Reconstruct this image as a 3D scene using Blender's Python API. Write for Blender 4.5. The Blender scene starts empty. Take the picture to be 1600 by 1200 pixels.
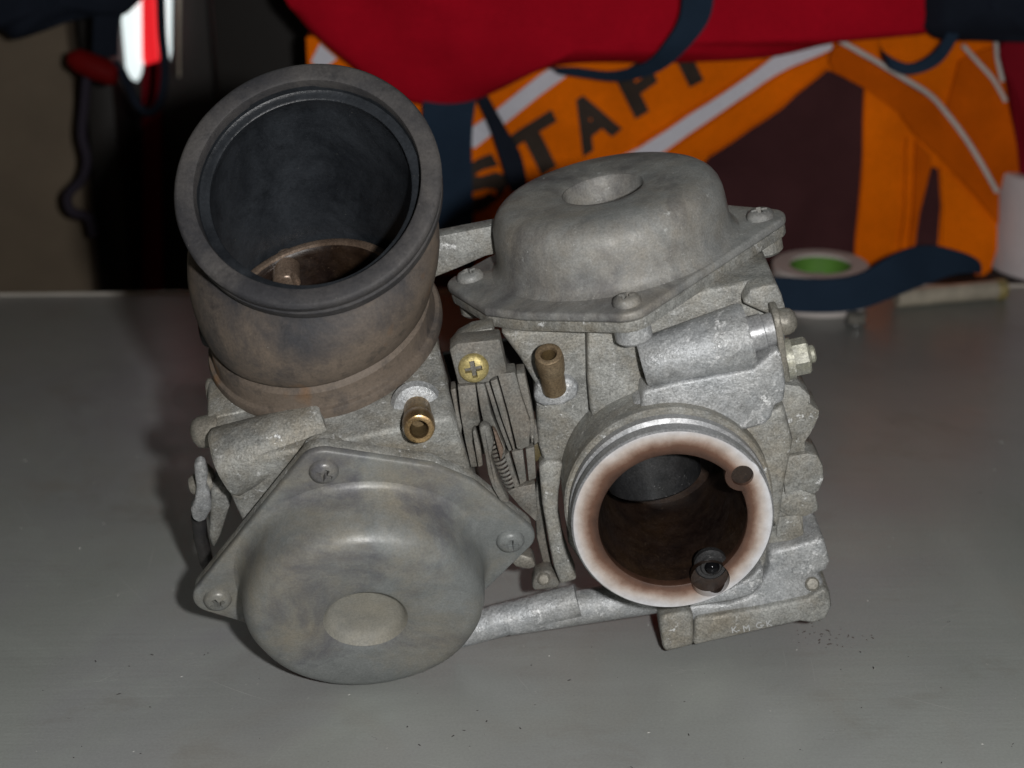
import bpy, bmesh, math, random
from mathutils import Vector, Matrix, noise
import numpy as np
random.seed(7)
sc = bpy.context.scene
COL = sc.collection
S = 0.001                      # everything below is thought in millimetres
V = lambda *a: np.array(a, float)

# ------------------------------------------------------------ camera
F_PX, PITCH, ROLL, CAM_H = 2800.0, math.radians(22), math.radians(0.5), 251.2
_f = V(0, math.cos(PITCH), -math.sin(PITCH)); _d0 = V(0, -math.sin(PITCH), -math.cos(PITCH)); _r0 = V(1, 0, 0)
_r = math.cos(ROLL)*_r0 + math.sin(ROLL)*_d0; _d = -math.sin(ROLL)*_r0 + math.cos(ROLL)*_d0
CAM_O = V(0, 0, CAM_H)
cd = bpy.data.cameras.new('camera'); cam = bpy.data.objects.new('camera', cd); COL.objects.link(cam)
cd.sensor_width = 36.0; cd.lens = 36.0*F_PX/1600.0; cd.clip_start = 0.01; cd.clip_end = 50
M = Matrix.Identity(4)
for i in range(3):
    M[i][0] = _r[i]; M[i][1] = -_d[i]; M[i][2] = -_f[i]; M[i][3] = CAM_O[i]*S
cam.matrix_world = M
cd.dof.use_dof = True; cd.dof.focus_distance = 0.455; cd.dof.aperture_fstop = 15.0
sc.camera = cam
# ------------------------------------------------------------ light: dim workshop air plus the camera flash
w = bpy.data.worlds.new('World'); sc.world = w; w.use_nodes = True
bg = w.node_tree.nodes['Background']; bg.inputs[0].default_value = (1.0, 0.82, 0.55, 1); bg.inputs[1].default_value = 0.013
ld = bpy.data.lights.new('flash', 'AREA'); ld.shape = 'DISK'; ld.size = 0.016; ld.energy = 1.95; ld.color = (1.0, 0.985, 0.97)
flash = bpy.data.objects.new('flash', ld); COL.objects.link(flash)
_fp = V(0, 0, CAM_H) + 44*_r - 10*_d
_tgt = V(8, 480, 45); _v = Vector(_tgt - _fp)
flash.rotation_euler = _v.to_track_quat('-Z', 'Y').to_euler(); flash.location = Vector(_fp)*S
# pale daylight from a high opening beyond the bench; the table's sheen picks it up towards the front
l2 = bpy.data.lights.new('shop_window_light', 'AREA'); l2.shape = 'RECTANGLE'; l2.size = 2.0; l2.size_y = 1.0; l2.energy = 2.0; l2.color = (0.88, 1.0, 0.98)
win = bpy.data.objects.new('shop_window_light', l2); COL.objects.link(win)
win.location = (-0.1, 1.75, 1.45); win.rotation_euler = (Vector((0.0, 0.35, 0.0))-Vector(win.location)).to_track_quat('-Z', 'Y').to_euler()
sc.view_settings.view_transform = 'Standard'; sc.view_settings.look = 'None'; sc.view_settings.exposure = 0; sc.view_settings.gamma = 1
sc.cycles.max_bounces = 6; sc.cycles.sample_clamp_indirect = 3
try: sc.cycles.use_denoising = True
except Exception: pass

# ------------------------------------------------------------ frames: local axes of the two carburettor barrels (mm)
def unit(v): return v/np.linalg.norm(v)
class Frame:
    def __init__(s, o, ex, ey, ez): s.o = np.array(o, float); s.B = [unit(np.array(b, float)) for b in (ex, ey, ez)]
    def w(s, p): return s.o + p[0]*s.B[0] + p[1]*s.B[1] + p[2]*s.B[2]
    def at(s, px, py, ax, val):                       # a sight line met with the local plane ax = val
        d = _f + _r*(px-800)/F_PX + _d*(py-600)/F_PX
        t = (val-(CAM_O-s.o)@s.B[ax])/(d@s.B[ax]); P = CAM_O+t*d-s.o
        return V(P@s.B[0], P@s.B[1], P@s.B[2])
WF = Frame((0, 0, 0), (1, 0, 0), (0, 1, 0), (0, 0, 1))
RF = Frame((27.13, 450.42, 108.52), (.9792, .0132, .2027), (-.0226, .9988, .0438), (-.2019, -.0475, .9783))
LF = Frame((-38.78, 410.74, 33.26), (.9792, .0132, .2027), (-.182, -.3856, .9045), (.0901, -.9226, -.3752))

# ------------------------------------------------------------ materials
def new_mat(name):
    m = bpy.data.materials.new(name); m.use_nodes = True; nt = m.node_tree
    return m, nt, nt.nodes['Principled BSDF']
def N(nt, typ, **kw):
    n = nt.nodes.new(typ)
    for k, v in kw.items():
        if k in n.inputs: n.inputs[k].default_value = v
        else: setattr(n, k, v)
    return n
def c4(c): return (c[0], c[1], c[2], 1)
def noise_tex(nt, co, scale, detail=4, rough=.55, dist=0.0):
    n = N(nt, 'ShaderNodeTexNoise', Scale=scale, Detail=detail, Roughness=rough, Distortion=dist); nt.links.new(co, n.inputs['Vector']); return n.outputs['Fac']
def ramp(nt, fac, a, b, ca=(0,0,0,1), cb=(1,1,1,1)):
    r = nt.nodes.new('ShaderNodeValToRGB'); r.color_ramp.elements[0].position = a; r.color_ramp.elements[1].position = b
    r.color_ramp.elements[0].color = ca; r.color_ramp.elements[1].color = cb; nt.links.new(fac, r.inputs[0]); return r.outputs[0]
def mix(nt, fac, a, b, mode='MIX'):
    n = nt.nodes.new('ShaderNodeMix'); n.data_type = 'RGBA'; n.blend_type = mode
    for i, x in ((0, fac), (6, a), (7, b)):
        if isinstance(x, (int, float)): n.inputs[i].default_value = x
        elif isinstance(x, tuple): n.inputs[i].default_value = c4(x)
        else: nt.links.new(x, n.inputs[i])
    return n.outputs[2]
def bump(nt, bsdf, h, strength, dist):
    b = N(nt, 'ShaderNodeBump', Strength=strength, Distance=dist); nt.links.new(h, b.inputs['Height']); nt.links.new(b.outputs[0], bsdf.inputs['Normal']); return b
def math_n(nt, op, a, b):
    n = nt.nodes.new('ShaderNodeMath'); n.operation = op
    for i, x in enumerate((a, b)):
        if isinstance(x, (int, float)): n.inputs[i].default_value = x
        else: nt.links.new(x, n.inputs[i])
    return n.outputs[0]
def coords(nt): return nt.nodes.new('ShaderNodeTexCoord').outputs['Object']

def cast_metal(name, a, b, dust, speck, dust_amt=.55, speck_lo=.63, metal=.25, rough=.52, bmp=.75, smudge=None, dust_scale=55, speck_scale=330, fine=.7, grain=.75):
    m, nt, bs = new_mat(name); co = coords(nt)
    col = mix(nt, ramp(nt, noise_tex(nt, co, 130, 5, .65), .35, .68), a, b)
    dm = ramp(nt, noise_tex(nt, co, dust_scale, 6, .7, .3), .42, .66)
    dm = math_n(nt, 'MULTIPLY', dm, dust_amt); col = mix(nt, dm, col, dust)
    if smudge:
        sm = ramp(nt, noise_tex(nt, co, 34, 5, .65, .6), .50, .66); col = mix(nt, math_n(nt, 'MULTIPLY', sm, .85), col, smudge)
    sp = math_n(nt, 'MULTIPLY', ramp(nt, noise_tex(nt, co, speck_scale, 6, .72), speck_lo, speck_lo+.07), ramp(nt, noise_tex(nt, co, 75, 2), .42, .6))
    col = mix(nt, sp, col, speck)
    gr = noise_tex(nt, co, 1900, 3, .7)
    col = mix(nt, grain, col, ramp(nt, gr, .28, .74, (.42,.42,.42,1), (1.56,1.56,1.56,1)), 'MULTIPLY')
    fs = math_n(nt, 'MULTIPLY', ramp(nt, noise_tex(nt, co, 1250, 3, .6), .645, .70), ramp(nt, noise_tex(nt, co, 95, 3), .40, .62)); col = mix(nt, math_n(nt, 'MULTIPLY', fs, fine), col, speck)
    nt.links.new(col, bs.inputs['Base Color']); bs.inputs['Metallic'].default_value = metal
    nt.links.new(ramp(nt, noise_tex(nt, co, 260, 4), .3, .7, c4((rough-.12,)*3), c4((rough+.15,)*3)), bs.inputs['Roughness'])
    h = math_n(nt, 'ADD', math_n(nt, 'ADD', noise_tex(nt, co, 420, 6, .7), math_n(nt, 'MULTIPLY', noise_tex(nt, co, 110, 4, .5), 2.2)), math_n(nt, 'MULTIPLY', sp, .25)); bump(nt, bs, h, bmp, .0006)
    return m
ALU   = cast_metal('dusty_cast_alloy', (.205,.207,.195), (.385,.39,.37), (.265,.235,.18), (.70,.71,.70), .75, .585)
ALU2  = cast_metal('corroded_bright_alloy', (.32,.335,.345), (.50,.515,.525), (.31,.295,.26), (.85,.86,.86), .45, .55, metal=.3, rough=.42, bmp=.7)
COVER = cast_metal('cover_grey_paint', (.175,.187,.185), (.235,.247,.242), (.255,.228,.175), (.5,.52,.5), .85, .70, metal=.10, rough=.44, bmp=.14, smudge=(.105,.105,.118), dust_scale=30, speck_scale=260, fine=.15, grain=.36)
COVER2 = cast_metal('cover_dusty_paint', (.205,.21,.205), (.30,.305,.295), (.27,.24,.195), (.55,.56,.54), .8, .64, metal=.08, rough=.55, bmp=.22, smudge=(.085,.082,.084), dust_scale=30, speck_scale=300, fine=.45, grain=.45)
DISH = cast_metal('dust_filled_dish', (.215,.212,.19), (.285,.275,.235), (.25,.23,.18), (.5,.49,.44), .5, .70, metal=.05, rough=.65, bmp=.14, fine=.1, grain=.35)
STEEL = cast_metal('dull_zinc_steel', (.22,.215,.19), (.30,.285,.25), (.21,.18,.135), (.5,.5,.48), .5, .66, metal=.35, rough=.5, bmp=.3)
LINKM = cast_metal('dirty_link_steel', (.11,.108,.097), (.20,.198,.182), (.20,.14,.085), (.4,.39,.36), .28, .68, metal=.12, rough=.62, bmp=.3, dust_scale=90)
MACH  = cast_metal('machined_alloy', (.31,.32,.33), (.40,.41,.42), (.36,.34,.32), (.8,.8,.8), .3, .64, metal=.35, rough=.42, bmp=.1)
BRASS = cast_metal('brown_brass', (.30,.20,.09), (.42,.29,.15), (.16,.10,.06), (.7,.55,.35), .5, .66, metal=.85, rough=.33, bmp=.12)
BRASSD = cast_metal('tarnished_brass', (.30,.215,.125), (.40,.31,.20), (.19,.13,.08), (.45,.36,.25), .5, .68, metal=.6, rough=.42, bmp=.2)
YZINC = cast_metal('yellow_zinc', (.42,.34,.12), (.5,.42,.2), (.24,.2,.12), (.7,.62,.4), .5, .62, metal=.45, rough=.45, bmp=.25)
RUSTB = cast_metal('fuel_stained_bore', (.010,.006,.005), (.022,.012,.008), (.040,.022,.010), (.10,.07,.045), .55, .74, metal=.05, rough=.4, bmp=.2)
SLIDE = cast_metal('dark_slide', (.022,.023,.025), (.038,.038,.040), (.035,.032,.028), (.2,.2,.2), .4, .75, metal=.3, rough=.38, bmp=.1)
POST  = cast_metal('stained_post', (.16,.115,.085), (.24,.18,.135), (.10,.06,.04), (.5,.42,.35), .5, .68, metal=.4, rough=.32, bmp=.15)
NBORE = cast_metal('dull_brass_bore', (.09,.06,.025), (.14,.095,.04), (.07,.045,.02), (.2,.15,.08), .5, .72, metal=.1, rough=.6, bmp=.1)
RUSTY = cast_metal('rusty_link', (.12,.09,.07), (.17,.13,.10), (.18,.11,.07), (.4,.34,.28), .5, .7, metal=.1, rough=.6, bmp=.3)
OLIVE = cast_metal('olive_plastic', (.085,.065,.025), (.11,.085,.035), (.09,.075,.05), (.2,.18,.12), .4, .75, metal=0, rough=.5, bmp=.1)
BLACKP = cast_metal('black_part', (.02,.02,.022), (.035,.034,.034), (.06,.05,.04), (.12,.12,.12), .4, .75, metal=0, rough=.5, bmp=.2)

def rubber(name, base, dust, amt, spots=False, rough=.62, lo=.36, hi=.62, along=None):
    m, nt, bs = new_mat(name); co = coords(nt)
    dm = math_n(nt, 'MULTIPLY', ramp(nt, noise_tex(nt, co, 42, 7, .72, .5), lo, hi), amt)
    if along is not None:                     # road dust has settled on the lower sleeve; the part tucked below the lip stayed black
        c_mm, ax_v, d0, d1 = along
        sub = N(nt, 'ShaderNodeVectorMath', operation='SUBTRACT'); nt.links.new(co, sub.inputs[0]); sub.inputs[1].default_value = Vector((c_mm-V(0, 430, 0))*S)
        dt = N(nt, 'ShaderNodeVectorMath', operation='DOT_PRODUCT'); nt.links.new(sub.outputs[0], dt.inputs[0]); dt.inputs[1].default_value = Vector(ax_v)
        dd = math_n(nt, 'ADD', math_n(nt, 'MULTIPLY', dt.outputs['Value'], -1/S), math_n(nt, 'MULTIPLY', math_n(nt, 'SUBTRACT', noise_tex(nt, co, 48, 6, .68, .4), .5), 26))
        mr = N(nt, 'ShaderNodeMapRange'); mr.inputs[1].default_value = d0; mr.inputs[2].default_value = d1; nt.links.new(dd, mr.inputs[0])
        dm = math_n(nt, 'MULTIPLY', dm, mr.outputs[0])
    col = mix(nt, dm, base, dust)
    col = mix(nt, math_n(nt, 'MULTIPLY', ramp(nt, noise_tex(nt, co, 170, 5, .7), .55, .68), .45), col, tuple(.45*x for x in base))
    if spots:
        col = mix(nt, math_n(nt, 'MULTIPLY', ramp(nt, noise_tex(nt, co, 55, 3, .5), .63, .72), .7), col, (.22,.105,.035))
    sp = ramp(nt, noise_tex(nt, co, 900, 4, .7), .70, .76); col = mix(nt, math_n(nt, 'MULTIPLY', sp, .7), col, (.4,.38,.33))
    col = mix(nt, .5, col, ramp(nt, noise_tex(nt, co, 1600, 3), .25, .75, (.6,.6,.6,1), (1.3,1.3,1.3,1)), 'MULTIPLY')
    nt.links.new(col, bs.inputs['Base Color']); bs.inputs['Roughness'].default_value = rough; bs.inputs['Specular IOR Level'].default_value = .35
    bump(nt, bs, noise_tex(nt, co, 500, 7, .72), .35, .0005)
    return m
RUBR = rubber('rim_rubber', (.032,.032,.036), (.098,.091,.086), .85, lo=.34, hi=.66)
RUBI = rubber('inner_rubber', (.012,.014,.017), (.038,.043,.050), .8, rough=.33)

def fabric(name, c, rough=.9, weave=900, bmp=.25, var=.2, spec=.06):
    m, nt, bs = new_mat(name); co = coords(nt)
    col = mix(nt, ramp(nt, noise_tex(nt, co, 28, 5, .6), .3, .7), tuple(x*(1-var) for x in c), tuple(min(1, x*(1+var*.6)) for x in c))
    col = mix(nt, .4, col, ramp(nt, noise_tex(nt, co, weave, 2), .3, .7, (.75,.75,.75,1), (1.15,1.15,1.15,1)), 'MULTIPLY')
    nt.links.new(col, bs.inputs['Base Color']); bs.inputs['Roughness'].default_value = rough; bs.inputs['Specular IOR Level'].default_value = spec
    bump(nt, bs, math_n(nt, 'ADD', noise_tex(nt, co, weave, 3), math_n(nt, 'MULTIPLY', noise_tex(nt, co, 70, 3), 2.0)), bmp, .001)
    return m
ORANGE = fabric('orange_nylon', (.84,.165,.001)); ORANGE2 = fabric('deep_orange_nylon', (.60,.105,.001))
GREYST = fabric('grey_white_tape', (.68,.69,.76), .6, var=.06); PIPING = fabric('pale_piping', (.62,.58,.54), .6, var=.1)
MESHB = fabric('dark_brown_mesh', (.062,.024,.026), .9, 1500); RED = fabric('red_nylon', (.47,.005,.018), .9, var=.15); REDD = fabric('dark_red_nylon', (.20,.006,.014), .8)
NAVY = fabric('navy_webbing', (.020,.036,.062), .8, 1200); NAVYD = fabric('dark_navy_cloth', (.014,.018,.028), .85); LETTER = fabric('black_print', (.055,.042,.034), .85, var=.3)
LAVENDER = fabric('dull_lilac_cord', (.032,.027,.038), .85)
def plain(name, c, rough=.5, metal=0, var=.15, scale=60, bmp=.1, spec=.5):
    m, nt, bs = new_mat(name); co = coords(nt)
    col = mix(nt, ramp(nt, noise_tex(nt, co, scale, 6, .65), .3, .7), tuple(x*(1-var) for x in c), tuple(min(1, x*(1+var)) for x in c))
    nt.links.new(col, bs.inputs['Base Color']); bs.inputs['Roughness'].default_value = rough; bs.inputs['Metallic'].default_value = metal; bs.inputs['Specular IOR Level'].default_value = spec
    bump(nt, bs, noise_tex(nt, co, scale*8, 4), bmp, .001); return m
BEIGE = plain('beige_board', (.14,.108,.074), .85, var=.18, scale=14); DARKCAB = plain('dark_brown_cabinet', (.010,.008,.0065), .6, var=.3, scale=9); PAPER = plain('tape_paper', (.60,.55,.52), .7, var=.06)
GREEN = plain('green_core', (.11,.27,.04), .6); WHITEP = plain('white_paper_roll', (.60,.56,.57), .75, var=.05); OLDROD = plain('worn_metal_rod', (.50,.45,.36), .38, .3, .25, 120); CHROME = plain('steel_edge', (.5,.5,.5), .25, .9)
CONCR = plain('dim_floor', (.05,.045,.04), .9)
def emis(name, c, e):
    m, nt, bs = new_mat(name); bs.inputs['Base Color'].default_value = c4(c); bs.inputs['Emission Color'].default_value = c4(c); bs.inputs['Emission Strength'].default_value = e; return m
GLOWW = emis('white_daylight_glow', (.82,.93,.93), .9); GLOWR = emis('red_strip_glow', (.80,.018,.025), .95)  # self-glowing colours standing in for overbright daylight, not lamps

def table_mat():
    m, nt, bs = new_mat('worn_grey_table'); co = coords(nt)
    mp = N(nt, 'ShaderNodeMapping'); mp.inputs['Scale'].default_value = (.25, 6, 1); nt.links.new(co, mp.inputs[0]); st = mp.outputs[0]
    n1 = noise_tex(nt, co, 9, 6, .6, .8)
    col = mix(nt, ramp(nt, n1, .3, .7), (.305,.322,.302), (.38,.396,.376))
    col = mix(nt, math_n(nt, 'MULTIPLY', ramp(nt, noise_tex(nt, co, 5, 4, .6, 1.2), .45, .7), .6), col, (.31,.30,.33))
    col = mix(nt, math_n(nt, 'MULTIPLY', ramp(nt, noise_tex(nt, co, 22, 7, .7, .5), .56, .7), .35), col, (.21,.185,.15))
    col = mix(nt, math_n(nt, 'MULTIPLY', ramp(nt, noise_tex(nt, st, 40, 6, .7), .4, .75), .07), col, (.19,.19,.185))
    col = mix(nt, math_n(nt, 'MULTIPLY', ramp(nt, noise_tex(nt, co, 14, 3, .5, 1.5), .58, .66), .30), col, (.40,.43,.40))
    col = mix(nt, math_n(nt, 'MULTIPLY', ramp(nt, noise_tex(nt, co, 11, 4, .6, .9), .55, .75), .5), col, (.285,.245,.20))
    col = mix(nt, math_n(nt, 'MULTIPLY', ramp(nt, noise_tex(nt, co, 420, 3, .6), .72, .745), .8), col, (.5,.5,.47))
    col = mix(nt, math_n(nt, 'MULTIPLY', ramp(nt, noise_tex(nt, co, 300, 3, .6, .4), .735, .75), .8), col, (.05,.045,.04))
    col = mix(nt, .35, col, ramp(nt, noise_tex(nt, co, 1400, 2), .25, .75, (.72,.72,.72,1), (1.2,1.2,1.2,1)), 'MULTIPLY')
    nt.links.new(col, bs.inputs['Base Color']); bs.inputs['Metallic'].default_value = .05; bs.inputs['Specular IOR Level'].default_value = .6
    nt.links.new(ramp(nt, noise_tex(nt, co, 20, 6, .65, 1.0), .3, .7, (.27,.27,.27,1), (.43,.43,.43,1)), bs.inputs['Roughness'])
    bump(nt, bs, noise_tex(nt, st, 60, 5, .7), .12, .0006); return m
TABLE = table_mat()

# the fuel-stained face of the bare inlet: brown fades to bare alloy by distance from the bore
def stain_mat(center_mm, ax_vec, r_in, r_out, origin_mm):
    m, nt, bs = new_mat('fuel_stained_face'); co = coords(nt)
    sub = N(nt, 'ShaderNodeVectorMath', operation='SUBTRACT'); nt.links.new(co, sub.inputs[0]); sub.inputs[1].default_value = Vector((center_mm-origin_mm)*S)
    cr = N(nt, 'ShaderNodeVectorMath', operation='CROSS_PRODUCT'); nt.links.new(sub.outputs[0], cr.inputs[0]); cr.inputs[1].default_value = Vector(ax_vec)
    ln = N(nt, 'ShaderNodeVectorMath', operation='LENGTH'); nt.links.new(cr.outputs[0], ln.inputs[0])
    nz = math_n(nt, 'ADD', math_n(nt, 'MULTIPLY', math_n(nt, 'SUBTRACT', noise_tex(nt, co, 160, 6, .7), .5), .0030), math_n(nt, 'MULTIPLY', math_n(nt, 'SUBTRACT', noise_tex(nt, co, 26, 2, .5), .5), .0085))
    rr = math_n(nt, 'ADD', ln.outputs['Value'], nz)
    t = math_n(nt, 'DIVIDE', math_n(nt, 'SUBTRACT', rr, r_in*S), (r_out-r_in)*S)
    r = nt.nodes.new('ShaderNodeValToRGB'); nt.links.new(t, r.inputs[0]); e = r.color_ramp.elements
    e[0].position = 0.0; e[0].color = (.055,.026,.016,1); e[1].position = 1.0; e[1].color = (.64,.65,.675,1)
    for p, c in ((.28, (.135,.068,.043,1)), (.45, (.29,.20,.155,1)), (.68, (.52,.46,.42,1))):
        q = e.new(p); q.color = c
    mp = ramp(nt, noise_tex(nt, co, 300, 6, .7), .3, .75, (.72,.70,.68,1), (1.08,1.08,1.08,1))
    nt.links.new(mix(nt, .8, r.outputs[0], mp, 'MULTIPLY'), bs.inputs['Base Color']); bs.inputs['Metallic'].default_value = .05; bs.inputs['Roughness'].default_value = .5
    bump(nt, bs, noise_tex(nt, co, 700, 4), .15, .0004); return m

# ------------------------------------------------------------ mesh helpers
def empty(name, loc, label, cat, group=None):
    o = bpy.data.objects.new(name, None); COL.objects.link(o); o.location = Vector(loc)*S; o.empty_display_size = .01
    o['label'] = label; o['category'] = cat; o['loc_mm'] = [float(x) for x in loc]
    if group: o['group'] = group
    return o
def base_of(o):
    while o.parent: o = o.parent
    return np.array([x for x in o.get('loc_mm', (0, 0, 0))], float)
def obj(name, bm, mat, parent=None, smooth=38, origin=None):
    """link a bmesh given in world millimetres as one object"""
    b = base_of(parent) if parent else (np.array(origin, float) if origin is not None else V(0, 0, 0))
    bmesh.ops.recalc_face_normals(bm, faces=bm.faces)
    for v in bm.verts: v.co = (v.co-Vector(b))*S
    me = bpy.data.meshes.new(name); bm.to_mesh(me); bm.free()
    if smooth:
        for p in me.polygons: p.use_smooth = True
        me.set_sharp_from_angle(angle=math.radians(smooth))
    for m in (mat if isinstance(mat, list) else [mat]): me.materials.append(m)
    o = bpy.data.objects.new(name, me); COL.objects.link(o)
    if parent: o.parent = parent
    else: o.location = Vector(b)*S; o['loc_mm'] = [float(x) for x in b]
    return o
def tag(o, label=None, cat=None, group=None, kind=None):
    for k, v in (('label', label), ('category', cat), ('group', group), ('kind', kind)):
        if v: o[k] = v
    return o
def bev(bm, b, seg=2, ang=30):
    if b > 0:
        es = [e for e in bm.edges if len(e.link_faces) == 2 and e.calc_face_angle(0) > math.radians(ang)]
        bmesh.ops.bevel(bm, geom=es, offset=b, segments=seg, profile=.5, affect='EDGES', clamp_overlap=True)
    return bm
def join(*bms):
    out = bms[0]
    for b in bms[1:]:
        me = bpy.data.meshes.new('t'); b.to_mesh(me); b.free(); out.from_mesh(me); bpy.data.meshes.remove(me)
    return out
def prism_pts(A, B, b=.6, seg=2):
    bm = bmesh.new(); n = len(A)
    va = [bm.verts.new(Vector(p)) for p in A]; vb = [bm.verts.new(Vector(p)) for p in B]
    bm.faces.new(va); bm.faces.new(vb[::-1])
    for i in range(n): bm.faces.new((va[i], vb[i], vb[(i+1) % n], va[(i+1) % n]))
    bmesh.ops.recalc_face_normals(bm, faces=bm.faces)
    return bev(bm, b, seg)
def prism(fr, ax, val, pts, depth, b=.6, seg=2, zmax=None, ymax=None):      # outline met on the plane ax = val, grown along that axis
    A = [fr.at(x, y, ax, val) for x, y in pts]; e = V(0, 0, 0); e[ax] = depth
    if zmax is not None:
        for p in A: p[2] = min(p[2], zmax)
    if ymax is not None:
        for p in A: p[1] = min(p[1], ymax)
    return prism_pts([fr.w(p) for p in A], [fr.w(p+e) for p in A], b, seg)
def lprism(fr, ax, val, pts2, depth, b=.6, seg=2):    # the same from local coordinates
    o = [i for i in range(3) if i != ax]; A = []
    for u, v in pts2:
        p = V(0, 0, 0); p[ax] = val; p[o[0]] = u; p[o[1]] = v; A.append(p)
    e = V(0, 0, 0); e[ax] = depth
    return prism_pts([fr.w(p) for p in A], [fr.w(p+e) for p in A], b, seg)
def basis(axis, hint=None):
    a = unit(axis); h = V(0, 0, 1) if hint is None else hint
    if abs(a@unit(h)) > .95: h = V(1, 0, 0)
    u = unit(np.cross(h, a)); return u, np.cross(a, u), a
def lathe(c, axis, prof, seg=64, closed=False, hint=None, rfun=None):
    """prof: (radius, height along axis) pairs round the axis through c (world mm)"""
    u, v, a = basis(axis, hint); bm = bmesh.new(); rings = []
    for k, (r, h) in enumerate(prof):
        if r < 1e-6: rings.append([bm.verts.new(Vector(c+a*h))]); continue
        rings.append([bm.verts.new(Vector(c+a*h+(r*(1 if rfun is None else rfun(k, 2*math.pi*i/seg)))*(math.cos(2*math.pi*i/seg)*u+math.sin(2*math.pi*i/seg)*v))) for i in range(seg)])
    prs = list(zip(rings[:-1], rings[1:])) + ([(rings[-1], rings[0])] if closed else [])
    for A, B in prs:
        for i in range(seg):
            j = (i+1) % seg
            if len(A) == 1 and len(B) == 1: continue
            if len(A) == 1: bm.faces.new((A[0], B[i], B[j]))
            elif len(B) == 1: bm.faces.new((A[i], B[0], A[j]))
            else: bm.faces.new((A[i], B[i], B[j], A[j]))
    return bm
def cyl(c, axis, r, h, b=.5, seg=40, r2=None):
    r2 = r if r2 is None else r2
    return lathe(c, axis, [(0, 0), (r-b, 0), (r, b), (r2, h-b), (r2-b, h), (0, h)], seg)
def tube(pts, r, seg=12):
    P = [np.array(p, float) for p in pts]; bm = bmesh.new(); rings = []; up = None
    for i, p in enumerate(P):
        t = unit(P[min(i+1, len(P)-1)]-P[max(i-1, 0)])
        if up is None: u, v, _ = basis(t)
        else: u = unit(up-(up@t)*t); v = np.cross(t, u)
        up = u; rr = r[i] if hasattr(r, '__len__') else r
        rings.append([bm.verts.new(Vector(p+rr*(math.cos(2*math.pi*k/seg)*u+math.sin(2*math.pi*k/seg)*v))) for k in range(seg)])
    for A, B in zip(rings[:-1], rings[1:]):
        for k in range(seg): bm.faces.new((A[k], B[k], B[(k+1) % seg], A[(k+1) % seg]))
    bm.faces.new(rings[0]); bm.faces.new(rings[-1]); return bm
def smoothcurve(pts, n=8):
    P = [np.array(p, float) for p in pts]; out = []
    for i in range(len(P)-1):
        p0, p1, p2, p3 = P[max(i-1, 0)], P[i], P[i+1], P[min(i+2, len(P)-1)]
        for k in range(n):
            t = k/n; out.append(.5*((2*p1)+(-p0+p2)*t+(2*p0-5*p1+4*p2-p3)*t*t+(-p0+3*p1-3*p2+p3)*t**3))
    out.append(P[-1]); return out
def cut(bm, *cutters):
    """boolean difference, done at once on throw-away objects"""
    def tmp(b):
        me = bpy.data.meshes.new('t'); bmesh.ops.recalc_face_normals(b, faces=b.faces); b.to_mesh(me); b.free(); o = bpy.data.objects.new('t', me); COL.objects.link(o); return o
    a = tmp(bm); cs = [tmp(c) for c in cutters]
    for c in cs:
        md = a.modifiers.new('b', 'BOOLEAN'); md.operation = 'DIFFERENCE'; md.object = c; md.solver = 'EXACT'
    dg = bpy.context.evaluated_depsgraph_get(); ev = a.evaluated_get(dg); out = bmesh.new(); me = ev.to_mesh(); out.from_mesh(me); ev.to_mesh_clear()
    for o in [a]+cs: 
        m = o.data; bpy.data.objects.remove(o); bpy.data.meshes.remove(m)
    return out
def hull2(circles, n=14):
    """convex outline round circles (x, y, r)"""
    P = sorted({(round(x+r*math.cos(2*math.pi*k/(n*4)), 4), round(y+r*math.sin(2*math.pi*k/(n*4)), 4)) for x, y, r in circles for k in range(n*4)})
    cr = lambda o, a, b: (a[0]-o[0])*(b[1]-o[1])-(a[1]-o[1])*(b[0]-o[0])
    lo = []; hi = []
    for p in P:
        while len(lo) > 1 and cr(lo[-2], lo[-1], p) <= 0: lo.pop()
        lo.append(p)
    for p in reversed(P):
        while len(hi) > 1 and cr(hi[-2], hi[-1], p) <= 0: hi.pop()
        hi.append(p)
    return lo[:-1]+hi[:-1]
def rough_up(bm, amp, scale, seed=0):                   # gentle casting unevenness
    bm.normal_update()
    for v in bm.verts: v.co += v.normal*amp*noise.noise(v.co*scale+Vector((seed, seed*2, 0)))
    return bm

# ============================================================ THE SETTING
t = lprism(WF, 2, -3, [(-520, 60), (620, 60), (620, 729), (-520, 729)], 3, 1.2, 3)
tag(obj('table_top', t, TABLE), kind='structure')
lip = lprism(WF, 2, -14, [(-520, 728), (620, 728), (620, 730), (-520, 730)], 14.9, .5, 2)
tag(obj('table_edge', lip, plain('pale_table_edge', (.62,.58,.52), .4, .2)), kind='structure')  # thin raised lip in a paler colour than the table top
tag(obj('bench', lprism(WF, 2, -30, [(-112, 733), (620, 733), (620, 1100), (-112, 1100)], 30, 1), DARKCAB), kind='structure')
tag(obj('wall', lprism(WF, 1, 1120, [(-900, -500), (900, -500), (900, 330), (-900, 330)], 20, 0), DARKCAB), kind='structure')

# ============================================================ THE CARBURETTOR PAIR
CB = empty('carburettor_pair', (0, 430, 0), 'dusty alloy motorcycle carburettor pair with one dark rubber inlet boot, on grey metal table', 'carburettor')
RX, RY, RZ = RF.B; LX, LA, LD = LF.B

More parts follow.
